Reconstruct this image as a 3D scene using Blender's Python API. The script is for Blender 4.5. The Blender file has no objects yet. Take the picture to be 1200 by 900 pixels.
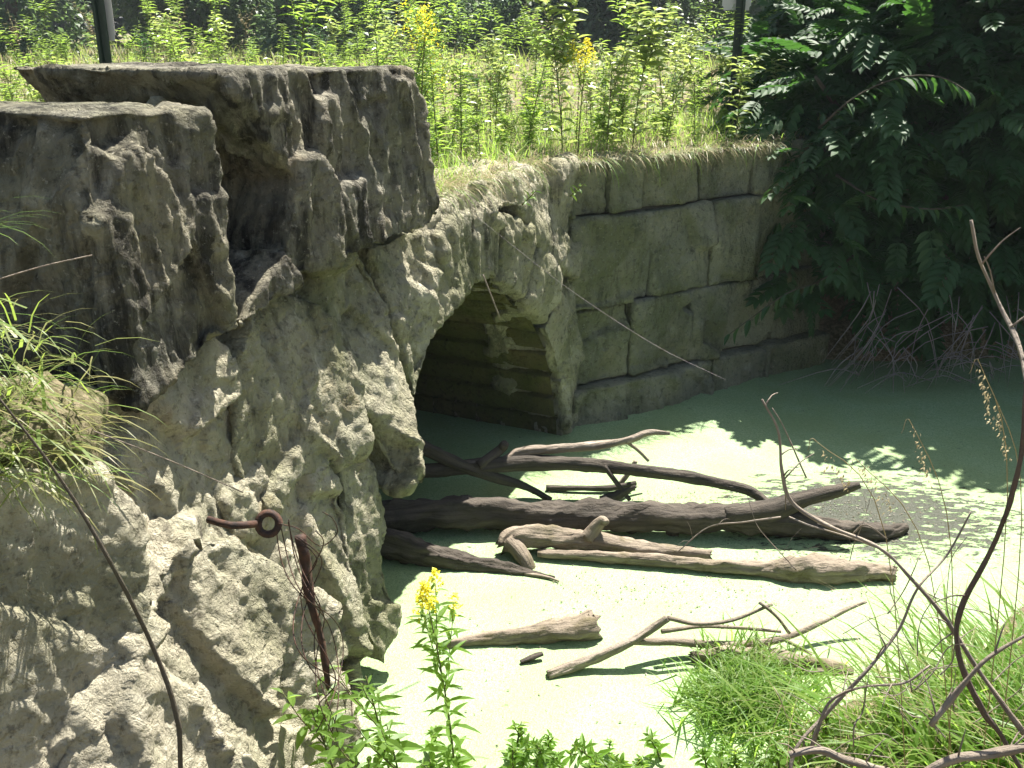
import bpy, bmesh, math, random
import numpy as np
from mathutils import Vector, noise, Matrix
R = math.radians
random.seed(7); rng = np.random.default_rng(7)
scn = bpy.context.scene
C = scn.collection
F = 1150.0; PITCH = R(20); CZ = 3.0
cP, sP = math.cos(PITCH), math.sin(PITCH)

# ---------------------------------------------------------------- camera
cam = bpy.data.cameras.new('camera'); co = bpy.data.objects.new('camera', cam); C.objects.link(co)
co.location = (0, 0, CZ); co.rotation_euler = (R(90) - PITCH, 0, 0)
cam.sensor_width = 36; cam.lens = 36 * F / 1200; cam.clip_end = 2000; cam.clip_start = .05
scn.camera = co

# pixel -> world helpers (photo is 1200 x 900)
def ray(u, v):
    x = (u - 600) / F; b = (450 - v) / F
    return Vector((x, cP + b * sP, -sP + b * cP))
def at_z(u, v, z): d = ray(u, v); return Vector((0, 0, CZ)) + d * ((z - CZ) / d.z)
def at_y(u, v, y): d = ray(u, v); return Vector((0, 0, CZ)) + d * (y / d.y)
def px(p, n):      # size in metres of n pixels at point p
    return n / F * (p.y * cP + (CZ - p.z) * sP)

# wall frames
YW = R(25)
SW = Vector((math.sin(YW), math.cos(YW), 0)); NW = Vector((math.cos(YW), -math.sin(YW), 0))
CW = Vector((.363, 6.99, 0))
C2 = CW + SW * .35
Y2 = R(56)
S2 = Vector((math.sin(Y2), math.cos(Y2), 0)); N2 = Vector((math.cos(Y2), -math.sin(Y2), 0))
def at_wall(u, v, dn=0., tilt=0.):
    d = ray(u, v); n = (NW + Vector((0, 0, tilt))); o = CW + NW * dn + Vector((0, 0, 2.0))*0
    o = CW + NW * dn
    c = Vector((0, 0, CZ))
    t = (o - c).dot(n) / d.dot(n)
    return c + d * t

# ---------------------------------------------------------------- tagging
def tag(o, label=None, cat=None, group=None, kind=None):
    if label: o['label'] = label
    if cat: o['category'] = cat
    if group: o['group'] = group
    if kind: o['kind'] = kind
    return o
def empty(name, loc=(0, 0, 0), **k):
    o = bpy.data.objects.new(name, None); C.objects.link(o); o.location = loc
    return tag(o, **k)
def link(name, me, mat=None, parent=None):
    o = bpy.data.objects.new(name, me); C.objects.link(o)
    if mat: me.materials.append(mat)
    if parent:
        o.parent = parent
        o.location = -parent.location if any(parent.location) else (0, 0, 0)
    return o
def copy_tree(o, parent=None):
    c = o.copy(); C.objects.link(c)
    if parent: c.parent = parent
    for ch in o.children: copy_tree(ch, c)
    return c

# ---------------------------------------------------------------- materials
def mat(name):
    m = bpy.data.materials.new(name); m.use_nodes = True
    nt = m.node_tree; nt.nodes.clear()
    return m, nt
class NT:
    def __init__(s, name):
        s.m, s.nt = mat(name)
    def n(s, t, **k):
        o = s.nt.nodes.new(t)
        for a, b in k.items():
            if a == 'ins':
                for kk, vv in b.items(): s.set(o, kk, vv)
            else: setattr(o, a, b)
        return o
    def set(s, o, k, v):
        if isinstance(v, bpy.types.NodeSocket): s.nt.links.new(v, o.inputs[k])
        else: o.inputs[k].default_value = v
    def coord(s, scale=(1, 1, 1), kind='Object'):
        t = s.n('ShaderNodeTexCoord'); mp = s.n('ShaderNodeMapping')
        s.set(mp, 'Vector', t.outputs[kind]); s.set(mp, 'Scale', scale)
        return mp.outputs[0]
    def noise(s, vec, scale, detail=6, rough=.6, dist=0.):
        o = s.n('ShaderNodeTexNoise', ins={'Vector': vec, 'Scale': scale, 'Detail': detail, 'Roughness': rough, 'Distortion': dist})
        return o.outputs['Fac']
    def ramp(s, fac, a, b, ca=(0, 0, 0, 1), cb=(1, 1, 1, 1)):
        o = s.n('ShaderNodeValToRGB'); s.set(o, 0, fac)
        e = o.color_ramp.elements; e[0].position = a; e[1].position = b; e[0].color = ca; e[1].color = cb
        return o.outputs[0]
    def mix(s, fac, a, b, bt='MIX'):
        o = s.n('ShaderNodeMix', data_type='RGBA', blend_type=bt)
        s.set(o, 0, fac)
        s.set(o, 6, a if isinstance(a, bpy.types.NodeSocket) else (*a, 1)); s.set(o, 7, b if isinstance(b, bpy.types.NodeSocket) else (*b, 1))
        return o.outputs[2]
    def math(s, op, a, b=0., c=0.):
        o = s.n('ShaderNodeMath', operation=op); s.set(o, 0, a); s.set(o, 1, b); s.set(o, 2, c)
        return o.outputs[0]
    def bump(s, h, strength, dist, nrm=None):
        o = s.n('ShaderNodeBump', ins={'Height': h, 'Strength': strength, 'Distance': dist})
        if nrm: s.set(o, 'Normal', nrm)
        return o.outputs[0]
    def out(s, col, rough=.9, nrm=None, spec=.3, **k):
        p = s.n('ShaderNodeBsdfPrincipled'); s.set(p, 'Base Color', col if isinstance(col, bpy.types.NodeSocket) else (*col, 1))
        s.set(p, 'Roughness', rough); s.set(p, 'Specular IOR Level', spec)
        if nrm: s.set(p, 'Normal', nrm)
        for kk, vv in k.items(): s.set(p, kk.replace('_', ' '), vv)
        o = s.n('ShaderNodeOutputMaterial'); s.nt.links.new(p.outputs[0], o.inputs[0])
        return s.m

def rock_mat(name, base, grey, dark, pale, dark_amt=.5, green=.3, pale_amt=.4, ochre=.2):
    t = NT(name)
    v = t.coord(); vs = t.coord((1, 1, .16))
    n1 = t.noise(v, 2.2, 5, .6); col = t.mix(t.ramp(n1, .38, .62), base, grey)
    n2 = t.noise(v, 5.5, 8, .68, .4)
    col = t.mix(t.math('MULTIPLY', t.ramp(n2, .62 - .14 * pale_amt, .78 - .1 * pale_amt), .85), col, pale)
    n5 = t.noise(v, 3.1, 4, .6)
    col = t.mix(t.math('MULTIPLY', t.ramp(n5, .60, .74), ochre), col, (.33, .19, .08))
    n4 = t.noise(v, 1.7, 6, .62, .6)
    col = t.mix(t.math('MULTIPLY', t.ramp(n4, .42, .62), green), col, (.11, .13, .035))
    # weather streaks that run down the faces
    n3 = t.noise(vs, 13, 7, .66, .25)
    big = t.noise(v, 2.6, 4, .6)
    s = t.math('MULTIPLY', t.ramp(n3, .56 - .2 * dark_amt, .68 - .14 * dark_amt), t.ramp(big, .62 - .4 * dark_amt, .8 - .32 * dark_amt))
    col = t.mix(t.math('MULTIPLY', s, .92), col, dark)
    # lichen blotches
    n6 = t.noise(v, 26, 6, .7)
    col = t.mix(t.math('MULTIPLY', t.ramp(n6, .53, .66), .6), col, dark)
    n7 = t.noise(v, 40, 4, .7)
    col = t.mix(t.math('MULTIPLY', t.ramp(n7, .60, .70), .5), col, pale)
    h = t.math('ADD', t.math('MULTIPLY', t.noise(v, 22, 10, .72), 1.0), t.math('MULTIPLY', t.noise(vs, 30, 6, .65), .6))
    h = t.math('ADD', h, t.math('MULTIPLY', t.math('ABSOLUTE', t.math('SUBTRACT', t.noise(v, 11, 5, .6, .5), .5)), 2.2))
    nr = t.bump(h, 1., .05)
    vo = t.n('ShaderNodeTexVoronoi', ins={'Vector': v, 'Scale': 42.}).outputs[0]
    nr = t.bump(t.ramp(vo, .05, .35), .35, .006, nr)
    return t.out(col, .93, nr, .2)

M = {}
M['cap'] = rock_mat('rock_cap', (.37, .335, .245), (.27, .255, .205), (.028, .026, .021), (.64, .60, .48), .74, .3, .6, .25)
M['pale'] = rock_mat('rock_pale', (.62, .56, .42), (.49, .455, .34), (.07, .062, .045), (.76, .71, .57), .36, .45, .6, .4)
M['mid'] = rock_mat('rock_mid', (.49, .45, .32), (.39, .37, .27), (.05, .048, .035), (.68, .64, .50), .45, .6, .65, .3)
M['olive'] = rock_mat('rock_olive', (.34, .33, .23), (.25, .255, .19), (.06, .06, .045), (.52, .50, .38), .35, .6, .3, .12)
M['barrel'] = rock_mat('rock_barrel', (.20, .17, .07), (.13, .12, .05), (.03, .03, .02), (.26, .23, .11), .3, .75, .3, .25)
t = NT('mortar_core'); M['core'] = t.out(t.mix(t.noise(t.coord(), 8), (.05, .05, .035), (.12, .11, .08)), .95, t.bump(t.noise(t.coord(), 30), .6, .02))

def leaf_mat(name, c1, c2, tc=None, trans=.45, spec=.35, rough=.45):
    t = NT(name)
    a = t.n('ShaderNodeAttribute', attribute_name='v').outputs['Fac']
    oi = t.n('ShaderNodeObjectInfo').outputs['Random']
    col = t.mix(a, c1, c2)
    col = t.mix(t.math('MULTIPLY', oi, .35), col, tuple(x * 1.5 for x in c1))
    p = t.n('ShaderNodeBsdfPrincipled'); t.set(p, 'Base Color', col); t.set(p, 'Roughness', rough); t.set(p, 'Specular IOR Level', spec)
    tr = t.n('ShaderNodeBsdfTranslucent')
    tcol = t.mix(a, tc or tuple(min(1, x * 2.2) for x in c1), tuple(min(1, x * 2.2) for x in c2)) if tc is None else t.mix(a, tc, tuple(.6 * x + .4 * y for x, y in zip(tc, c2)))
    t.set(tr, 'Color', tcol)
    mx = t.n('ShaderNodeMixShader'); t.set(mx, 0, trans)
    t.nt.links.new(p.outputs[0], mx.inputs[1]); t.nt.links.new(tr.outputs[0], mx.inputs[2])
    o = t.n('ShaderNodeOutputMaterial'); t.nt.links.new(mx.outputs[0], o.inputs[0])
    return t.m
M['grass'] = leaf_mat('grass_blades', (.09, .19, .03), (.18, .24, .06), (.38, .60, .08), .55)
M['drygrass'] = leaf_mat('dry_grass', (.30, .24, .13), (.42, .36, .22), (.45, .38, .22), .35)
M['weed'] = leaf_mat('weed_leaves', (.08, .16, .03), (.14, .22, .045), (.38, .56, .08), .55)
M['mound'] = leaf_mat('mound_grass', (.09, .17, .03), (.24, .21, .09), (.36, .52, .08), .45)
M['shrub'] = leaf_mat('shrub_leaves', (.025, .065, .02), (.05, .10, .035), (.09, .24, .035), .3, .35, .6)
M['tree'] = leaf_mat('tree_leaves', (.06, .11, .055), (.10, .15, .07), (.20, .32, .10), .4)
M['flower'] = leaf_mat('goldenrod_flowers', (.75, .62, .02), (.85, .75, .05), (.9, .85, .05), .4)
M['leafpale'] = leaf_mat('broad_leaves', (.14, .22, .06), (.34, .38, .16), (.42, .52, .12), .45, .5, .35)

def wood_mat(name, c1, c2, c3, sc=1.):
    t = NT(name); v = t.coord()
    a = t.n('ShaderNodeAttribute', attribute_name='uvw').outputs['Vector']
    mp = t.n('ShaderNodeMapping'); t.set(mp, 'Vector', a); t.set(mp, 'Scale', (30, 30, 2.2))
    g = t.noise(mp.outputs[0], 1.2 * sc, 7, .65, .3)
    col = t.mix(t.ramp(g, .3, .68), c1, c2)
    col = t.mix(t.ramp(t.noise(v, 5, 6, .65), .5, .68), col, c3)
    h = t.math('ADD', g, t.math('MULTIPLY', t.noise(v, 45, 5), .5))
    return t.out(col, .85, t.bump(h, .9, .02), .3)
M['log'] = wood_mat('wet_log', (.025, .02, .016), (.11, .092, .072), (.055, .048, .038))
M['greylog'] = wood_mat('grey_log', (.12, .095, .07), (.30, .25, .19), (.10, .085, .04))
M['twig'] = wood_mat('bare_twig', (.13, .10, .075), (.36, .31, .25), (.21, .17, .13))
M['darktwig'] = wood_mat('dark_twig', (.07, .05, .04), (.15, .11, .09), (.10, .075, .06))
M['palepurple'] = wood_mat('dead_twig', (.20, .17, .17), (.30, .26, .26), (.13, .11, .11))
M['bark'] = wood_mat('tree_bark', (.06, .05, .035), (.12, .10, .075), (.08, .08, .05))
M['litter'] = leaf_mat('leaf_litter', (.05, .045, .025), (.14, .10, .05), (.1, .08, .04), .1)
M['stem'] = wood_mat('green_stem', (.10, .13, .04), (.18, .17, .07), (.14, .10, .05))
t = NT('rusty_iron'); M['rust'] = t.out(t.mix(t.ramp(t.noise(t.coord(), 35, 6), .35, .65), (.018, .012, .01), (.085, .038, .022)), .8, t.bump(t.noise(t.coord(), 90), .6, .004), .4)
t = NT('dark_painted_steel'); M['post'] = t.out(t.mix(t.noise(t.coord(), 20), (.015, .03, .02), (.03, .05, .035)), .5)
t = NT('sign_back'); M['sign'] = t.out(t.mix(t.noise(t.coord(), 6), (.50, .48, .46), (.62, .58, .56)), .45, None, .5)

# ground: soil with leaf litter
t = NT('soil')
v = t.coord()
c = t.mix(t.ramp(t.noise(v, 1.3, 6), .4, .6), (.16, .125, .075), (.085, .105, .035))
c = t.mix(t.ramp(t.noise(v, 28, 7, .7), .45, .62), c, (.30, .25, .16))
M['soil'] = t.out(c, .95, t.bump(t.noise(v, 25, 8, .7), 1., .04), .15)

# pond: duckweed skin with openings of dark water
t = NT('duckweed_water')
v = t.coord()
vo = t.n('ShaderNodeTexVoronoi', ins={'Vector': v, 'Scale': 130.})
grain = vo.outputs['Distance']
colv = t.n('ShaderNodeSeparateColor'); t.set(colv, 0, vo.outputs['Color'])
c = t.mix(colv.outputs[0], (.185, .295, .13), (.33, .43, .235))
c = t.mix(t.math('MULTIPLY', t.ramp(t.noise(v, 2.0, 6, .6, .5), .42, .62), .5), c, (.22, .30, .12))
c = t.mix(t.math('MULTIPLY', t.ramp(t.noise(v, 9, 8, .75), .62, .72), .55), c, (.10, .11, .05))
# openings, most of them round the branch ends to the right
mp = t.n('ShaderNodeMapping'); t.set(mp, 'Vector', t.n('ShaderNodeTexCoord').outputs['Object'])
t.set(mp, 'Location', (-2.35 / 1.0, -5.75 / .62, 0)); t.set(mp, 'Scale', (1 / 1.0, 1 / .62, 1))
ln = t.n('ShaderNodeVectorMath', operation='LENGTH'); t.set(ln, 0, mp.outputs[0])
near = t.n('ShaderNodeMapRange', ins={'Value': ln.outputs['Value'], 'From Min': .3, 'From Max': 1.45, 'To Min': .25, 'To Max': -.015}).outputs[0]
vs = t.coord((1, 2.2, 1))
hole = t.ramp(t.math('ADD', t.noise(vs, 9, 8, .72, .6), near), .63, .67)
c = t.mix(t.ramp(t.noise(v, 60, 3, .7), .62, .68), c, (.09, .12, .05))
c = t.mix(hole, c, (.03, .035, .02))
hgt = t.math('SUBTRACT', t.math('MULTIPLY', grain, .5), hole)
hgt = t.math('ADD', hgt, t.math('MULTIPLY', t.noise(v, 14, 6, .7), .6))
rough = t.n('ShaderNodeMapRange', ins={'Value': hole, 'From Min': 0., 'From Max': 1., 'To Min': .5, 'To Max': .42}).outputs[0]
M['water'] = t.out(c, rough, t.bump(hgt, .5, .012), .22)

# ---------------------------------------------------------------- mesh tools
def mesh_np(name, V, T, v=None, smooth=False, uvw=None):
    V = np.asarray(V, dtype=np.float32); T = np.asarray(T, dtype=np.int32)
    k = T.shape[1]
    me = bpy.data.meshes.new(name)
    me.vertices.add(len(V)); me.vertices.foreach_set('co', V.ravel())
    me.loops.add(T.size); me.loops.foreach_set('vertex_index', T.ravel())
    me.polygons.add(len(T)); me.polygons.foreach_set('loop_start', np.arange(0, T.size, k, dtype=np.int32))
    me.update(calc_edges=True)
    if v is not None:
        a = me.attributes.new('v', 'FLOAT', 'POINT'); a.data.foreach_set('value', np.asarray(v, dtype=np.float32))
    if uvw is not None:
        a = me.attributes.new('uvw', 'FLOAT_VECTOR', 'POINT'); a.data.foreach_set('vector', np.asarray(uvw, dtype=np.float32).ravel())
    me.polygons.foreach_set('use_smooth', np.full(len(T), smooth))
    return me

class TB:
    """collects noisy tubes into one mesh"""
    def __init__(s): s.V = []; s.T = []; s.U = []; s.k = 0
    def tube(s, pts, rad, sides=8, rough=0., sub=1, cap=True, seed=0., flat=1., jag=0.):
        pts = [Vector(p) for p in pts]
        # catmull subdivision
        if sub > 1:
            P = [pts[0] * 2 - pts[1]] + pts + [pts[-1] * 2 - pts[-2]]; Rr = [rad[0]] + list(rad) + [rad[-1]]
            np_, nr = [], []
            for i in range(1, len(P) - 2):
                for j in range(sub):
                    f = j / sub; f2 = f * f; f3 = f2 * f
                    np_.append(.5 * ((2 * P[i]) + (P[i + 1] - P[i - 1]) * f + (2 * P[i - 1] - 5 * P[i] + 4 * P[i + 1] - P[i + 2]) * f2 + (3 * P[i] - P[i - 1] - 3 * P[i + 1] + P[i + 2]) * f3))
                    nr.append(Rr[i] + (Rr[i + 1] - Rr[i]) * f)
            np_.append(P[-2]); nr.append(Rr[-2]); pts, rad = np_, nr
        n = len(pts); L = 0; base = s.k
        up = None
        for i, p in enumerate(pts):
            d = (pts[min(i + 1, n - 1)] - pts[max(i - 1, 0)]).normalized()
            if up is None:
                up = Vector((0, 0, 1)) if abs(d.z) < .9 else Vector((1, 0, 0))
            side = d.cross(up).normalized(); up = side.cross(d).normalized()
            if i: L += (p - pts[i - 1]).length
            for j in range(sides):
                a = 2 * math.pi * j / sides
                dr = side * math.cos(a) + up * math.sin(a) * flat
                r = rad[i]
                if jag and i in (0, n - 1) and r > .03: p_ = p + d * (r * jag * noise.noise(Vector((j * 1.7, seed, i * 3.))) * (1 if i else -1) * 1.6)
                else: p_ = p
                if rough:
                    q = Vector((math.cos(a) * 1.3, math.sin(a) * 1.3, L * 5 + seed))
                    r *= 1 + rough * noise.fractal(q, 1, 2, 3) + rough * .5 * noise.noise(q * 4) + rough * .45 * noise.noise(Vector((q.x * 4, q.y * 4, q.z * 1.2)))
                s.V.append(p_ + dr * r); s.U.append((math.cos(a) * rad[i], math.sin(a) * rad[i], L + seed))
            s.k += sides
            if i:
                a0 = base + (i - 1) * sides; b0 = base + i * sides
                for j in range(sides):
                    j2 = (j + 1) % sides
                    s.T.append((a0 + j, a0 + j2, b0 + j2)); s.T.append((a0 + j, b0 + j2, b0 + j))
        if cap:
            for i, b0 in ((0, base), (n - 1, base + (n - 1) * sides)):
                s.V.append(pts[i]); s.U.append((0, 0, L + seed)); ci = s.k; s.k += 1
                for j in range(sides):
                    j2 = (j + 1) % sides
                    s.T.append((ci, b0 + j2, b0 + j) if i == 0 else (ci, b0 + j, b0 + j2))
        return s
    def build(s, name, m, parent=None, smooth=True):
        return link(name, mesh_np(name, [tuple(x) for x in s.V], s.T, uvw=s.U, smooth=smooth), m, parent)

# leaf / blade templates: local +Y is the length axis, +Z its upper side
def tmpl_blade(seg=4, bend=.5, w=.03):
    V = []; T = []
    for i in range(seg + 1):
        f = i / seg; a = bend * f
        y = math.sin(a) / max(bend, 1e-3) if bend else f; z = -(1 - math.cos(a)) / max(bend, 1e-3) if bend else 0
        ww = w * (1 - f ** 1.8) * .5
        if i < seg: V += [(-ww, y, z), (ww, y, z)]
        else: V.append((0, y, z))
    for i in range(seg - 1):
        a = 2 * i; T += [(a, a + 1, a + 3), (a, a + 3, a + 2)]
    a = 2 * (seg - 1); T.append((a, a + 1, a + 2))
    return np.array(V), np.array(T)
def tmpl_leaf(w=.35, droop=.25, fold=.12):
    prof = [(0, .02), (.22, .75), (.5, 1.), (.78, .6), (1, 0)]
    V = []; T = []
    for f, ww in prof:
        z = -droop * f * f
        if ww == 0: V.append((0, f, z))
        else: V += [(-w * .5 * ww, f, z + fold * ww), (0, f, z), (w * .5 * ww, f, z + fold * ww)]
    for i in range(3):
        a = 3 * i
        for k in (0, 1): T += [(a + k, a + k + 1, a + k + 4), (a + k, a + k + 4, a + k + 3)]
    T += [(9, 10, 12), (10, 11, 12)]
    return np.array(V), np.array(T)
def tmpl_simple(w=.5):
    return np.array([(0, 0, 0), (-w / 2, .45, .05), (w / 2, .45, .05), (0, 1, -.12)]), np.array([(0, 2, 1), (1, 2, 3)])
def tmpl_pinnate(pairs=6, ll=.34, lw=.5):
    lv, lt = tmpl_leaf(lw, .25, .08); V = []; T = []; k = 0
    for i in range(pairs * 2 + 1):
        if i == pairs * 2: f, sd, ang = 1., 0, 0
        else: f = .14 + .82 * (i // 2) / (pairs - 1); sd = 1 if i % 2 else -1; ang = sd * R(62 - 22 * f)
        sc = ll * (1 - .35 * abs(f - .55))
        y = f; z = -.30 * f * f
        c, s_ = math.cos(ang), math.sin(ang)
        rv = lv * sc
        q = np.stack([rv[:, 0] * c + rv[:, 1] * s_, -rv[:, 0] * s_ + rv[:, 1] * c + y * .85, rv[:, 2] + z - .15 * np.abs(rv[:, 1])], 1)
        V.append(q); T.append(lt + k); k += len(lv)
    rw = .008
    q = []
    for i in range(5):
        f = i / 4; q += [(-rw, f * .85, -.30 * f * f), (rw, f * .85, -.30 * f * f)]
    V.append(np.array(q)); tt = []
    for i in range(4): a = k + 2 * i; tt += [(a, a + 1, a + 3), (a, a + 3, a + 2)]
    T.append(np.array(tt))
    return np.concatenate(V), np.concatenate(T)

def frames(D, up=None, roll=None):
    D = D / np.linalg.norm(D, axis=1, keepdims=True)
    U = np.tile(np.array([[0, 0, 1.]]), (len(D), 1)) if up is None else up
    U = U + 1e-3 * rng.normal(size=U.shape)
    X = np.cross(D, U); X /= np.linalg.norm(X, axis=1, keepdims=True)
    Z = np.cross(X, D)
    if roll is not None:
        c, s = np.cos(roll)[:, None], np.sin(roll)[:, None]
        X, Z = X * c + Z * s, -X * s + Z * c
    return X, D, Z
def scatter(name, tm, P, D, S, m, parent=None, roll=None, wscale=None, v=None, smooth=False):
    """copies of a leaf template at P, pointing along D, scaled S, in one mesh"""
    P = np.asarray(P, float); D = np.asarray(D, float); S = np.asarray(S, float)
    X, Y, Z = frames(D, roll=roll)
    tv, tt = tm; n = len(P); k = len(tv)
    w = np.ones(n) if wscale is None else wscale
    V = P[:, None, :] + S[:, None, None] * (tv[None, :, 0:1] * (X * w[:, None])[:, None, :] + tv[None, :, 1:2] * Y[:, None, :] + tv[None, :, 2:3] * Z[:, None, :])
    T = (tt[None] + (np.arange(n) * k)[:, None, None]).reshape(-1, 3)
    vv = rng.random(n) if v is None else v
    return link(name, mesh_np(name, V.reshape(-1, 3), T, v=np.repeat(vv, k), smooth=smooth), m, parent)

# ---------------------------------------------------------------- terrain
def sstep(a, b, x):
    t = np.clip((x - a) / (b - a), 0, 1); return t * t * (3 - 2 * t)
def hgt(x, y):
    x = np.asarray(x, float); y = np.asarray(y, float)
    na = x * NW.x + y * NW.y - CW.dot(NW)
    nb = (x - C2.x) * N2.x + (y - C2.y) * N2.y
    ins = np.minimum(na, nb)
    sa = (x - CW.x) * SW.x + (y - CW.y) * SW.y           # along main wall
    hard = -.45 + 2.48 * sstep(-.22, -.45, ins)
    # tunnel corridor through the bank
    corr = (sa > -3.08) & (sa < .15) & (na > -8.5) & (na <= 0)
    hard = np.where(corr, -.45, hard)
    nc = y - (8.3 + .05 * np.sin(x * 3))                  # far shore under the shrubs
    far = -.45 + 1.9 * sstep(-.2, 2.4, nc)
    nd = (2.95 + .38 * x + .065 * x * x + .08 * np.sin(x * 5)) - y   # near shore
    near = np.clip(.02 + nd * .42, -.45, 1.42 + .02 * np.clip(nd, 0, 60))
    h = np.maximum(np.maximum(hard, far), near)
    bumpy = .03 * np.sin(x * 2.3 + y) + .03 * np.sin(y * 3.1 - x * 1.7) + .02 * np.sin(x * 7.1 + 1) * np.sin(y * 6.3)
    return np.where(h > -.1, h + bumpy * (h > .1), h)
def axis(a, b, st, lim, g=1.18):
    c = list(np.arange(a, b, st)); d = st; x = c[-1]
    while x < lim: d *= g; x += d; c.append(x)
    d = st; x = c[0]
    while x > -lim: d *= g; x -= d; c.insert(0, x)
    return np.array(c)
ax = axis(-4, 6, .09, 500); ay = axis(.5, 11, .09, 500)
X, Y = np.meshgrid(ax, ay); Z = hgt(X, Y)
nx, ny = len(ax), len(ay)
idx = np.arange(nx * ny).reshape(ny, nx)
T = np.stack([idx[:-1, :-1], idx[:-1, 1:], idx[1:, 1:], idx[1:, :-1]], -1).reshape(-1, 4)
g = link('ground', mesh_np('ground', np.stack([X, Y, Z], -1).reshape(-1, 3), T, smooth=True), M['soil']); tag(g, kind='structure')
# bank top that lies over the tunnel
def plate(name, s0, s1, n0, n1, z, m):
    V = []; T = []; a = 26
    for i in range(a + 1):
        for j in range(a + 1):
            p = CW + SW * (s0 + (s1 - s0) * i / a) + NW * (n0 + (n1 - n0) * j / a)
            V.append((p.x, p.y, z + .03 * noise.noise(p * 3) - .05 * (abs(i / a - .5) > .49) - .0))
    for i in range(a):
        for j in range(a): k = i * (a + 1) + j; T.append((k, k + 1, k + a + 2, k + a + 1))
    return link(name, mesh_np(name, V, T, smooth=True), m)
tag(plate('bank_top', -3.4, .6, -9.2, -.18, 2.06, M['soil']), kind='structure')
# water sheet
V = [(-5, 2, 0), (9, 2, 0), (9, 12, 0), (-5, 12, 0)]
w = link('water', mesh_np('water', V, [(0, 1, 2, 3)]), M['water']); tag(w, kind='structure')

# ---------------------------------------------------------------- stones
NO = [Vector((3.1, 17.7, 41.3)), Vector((71.9, 5.3, 23.6)), Vector((11.2, 61.4, 9.8))]
def nvec(q): return Vector((noise.noise(q + NO[0]), noise.noise(q + NO[1]), noise.noise(q + NO[2])))
def prism_mesh(front, back):
    bm = bmesh.new()
    a = [bm.verts.new(p) for p in front]; b = [bm.verts.new(p) for p in back]
    n = len(a)
    bm.faces.new(a); bm.faces.new(b[::-1])
    for i in range(n): bm.faces.new((a[i], b[i], b[(i + 1) % n], a[(i + 1) % n]))
    bmesh.ops.recalc_face_normals(bm, faces=bm.faces)
    me = bpy.data.meshes.new('tmp'); bm.to_mesh(me); bm.free()
    return me
def remesh(me, vox, smooth_it):
    o = bpy.data.objects.new('tmp', me); C.objects.link(o)
    r = o.modifiers.new('r', 'REMESH'); r.mode = 'VOXEL'; r.voxel_size = vox; r.adaptivity = 0
    s = o.modifiers.new('s', 'SMOOTH'); s.iterations = smooth_it; s.factor = .5
    dg = bpy.context.evaluated_depsgraph_get(); dg.update()
    out = bpy.data.meshes.new_from_object(o.evaluated_get(dg))
    bpy.data.objects.remove(o)
    return out
def rough_up(me, seed, big=.05, facet=.40, fs=.24, flute=.022, fine=.014, ns=NW, flute_f=9., flat_top=0., fdir=None):
    n = len(me.vertices); co = np.empty(n * 3, np.float32); me.vertices.foreach_get('co', co); co = co.reshape(-1, 3)
    no = np.empty(n * 3, np.float32); me.vertices.foreach_get('normal', no); no = no.reshape(-1, 3)
    off = Vector((seed * 7.3, seed * 3.1, seed * 5.7))
    D_ = np.zeros(n); E_ = np.zeros(n)
    for i in range(n):
        p = Vector(co[i]); nn = Vector(no[i]); q = p + off
        tc = Vector((.3, 0, CZ)) - p
        wgt = nn.dot(tc) / tc.length
        wgt = min(1, max(0, (wgt + .75) / .45))
        if wgt == 0: continue
        if fdir is not None: wgt *= max(0, nn.dot(fdir))
        if flat_top: wgt *= 1 - flat_top * max(0, nn.z) ** 2
        d = big * noise.noise(q * 1.9)
        if facet:
            # split faces: tilted planes at three sizes, taller than wide
            for size, amp, zs in ((fs * 1.7, 1.15, .7), (fs * .62, .75, .55), (fs * .22, .4, .5)):
                wq = q + nvec(q * (1.2 / size)) * size * .10
                wq = Vector((wq.x, wq.y, wq.z * zs)) / size
                dist, pts = noise.voronoi(wq)
                c = pts[0]; gv = nvec(c * 3.7 + Vector((seed, 0, 0)))
                d += facet * amp * size * ((wq - c).dot(gv) * 1.5 + .18 * noise.noise(c * 9.1))
        if flute:
            side = 1 - abs(nn.z)
            fq = Vector((q.x * flute_f, q.y * flute_f, q.z * flute_f * .22 + .8 * noise.noise(q * 3.3)))
            f = noise.ridged_multi_fractal(fq, .8, 2.3, 4, 1, 2) - 1.1
            d += flute * f * side * (.55 + .9 * abs(noise.noise(q * 2.1)))
        e = fine * .55 * noise.fractal(q * 22, .7, 2, 4) - fine * .5 * max(0, .45 - abs(noise.noise(q * 7.5)) * 2.2) + fine * .75 * noise.ridged_multi_fractal(Vector((q.x * 6, q.y * 6, q.z * 3.2)), .8, 2.2, 4, 1, 2) - fine
        D_[i] = d * wgt; E_[i] = e * wgt
    ne = len(me.edges); ed = np.empty(ne * 2, np.int32); me.edges.foreach_get('vertices', ed); ed = ed.reshape(-1, 2)
    cnt = np.bincount(ed.ravel(), minlength=n).astype(float) + 1
    for _ in range(1):
        D_ = (D_ + np.bincount(ed[:, 0], D_[ed[:, 1]], n) + np.bincount(ed[:, 1], D_[ed[:, 0]], n)) / cnt
    out = (co + no * (D_ + E_)[:, None]).astype(np.float32)
    me.vertices.foreach_set('co', out.ravel()); me.update()
    me.polygons.foreach_set('use_smooth', np.ones(len(me.polygons), bool))
    return me
def stone(name, front, depth_dir, depth, m, parent, seed, vox=.02, it=9, label=None, **k):
    back = [p + depth_dir * depth for p in front]
    me = remesh(prism_mesh(front, back), vox, it)
    rough_up(me, seed, **k)
    o = link(name, me, m, parent)
    if label: o['label'] = label
    return o

hw = empty('stone_culvert', tuple(CW), label='old stone culvert headwall of rough pale blocks with a round arch over the pond', cat='culvert')
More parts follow.
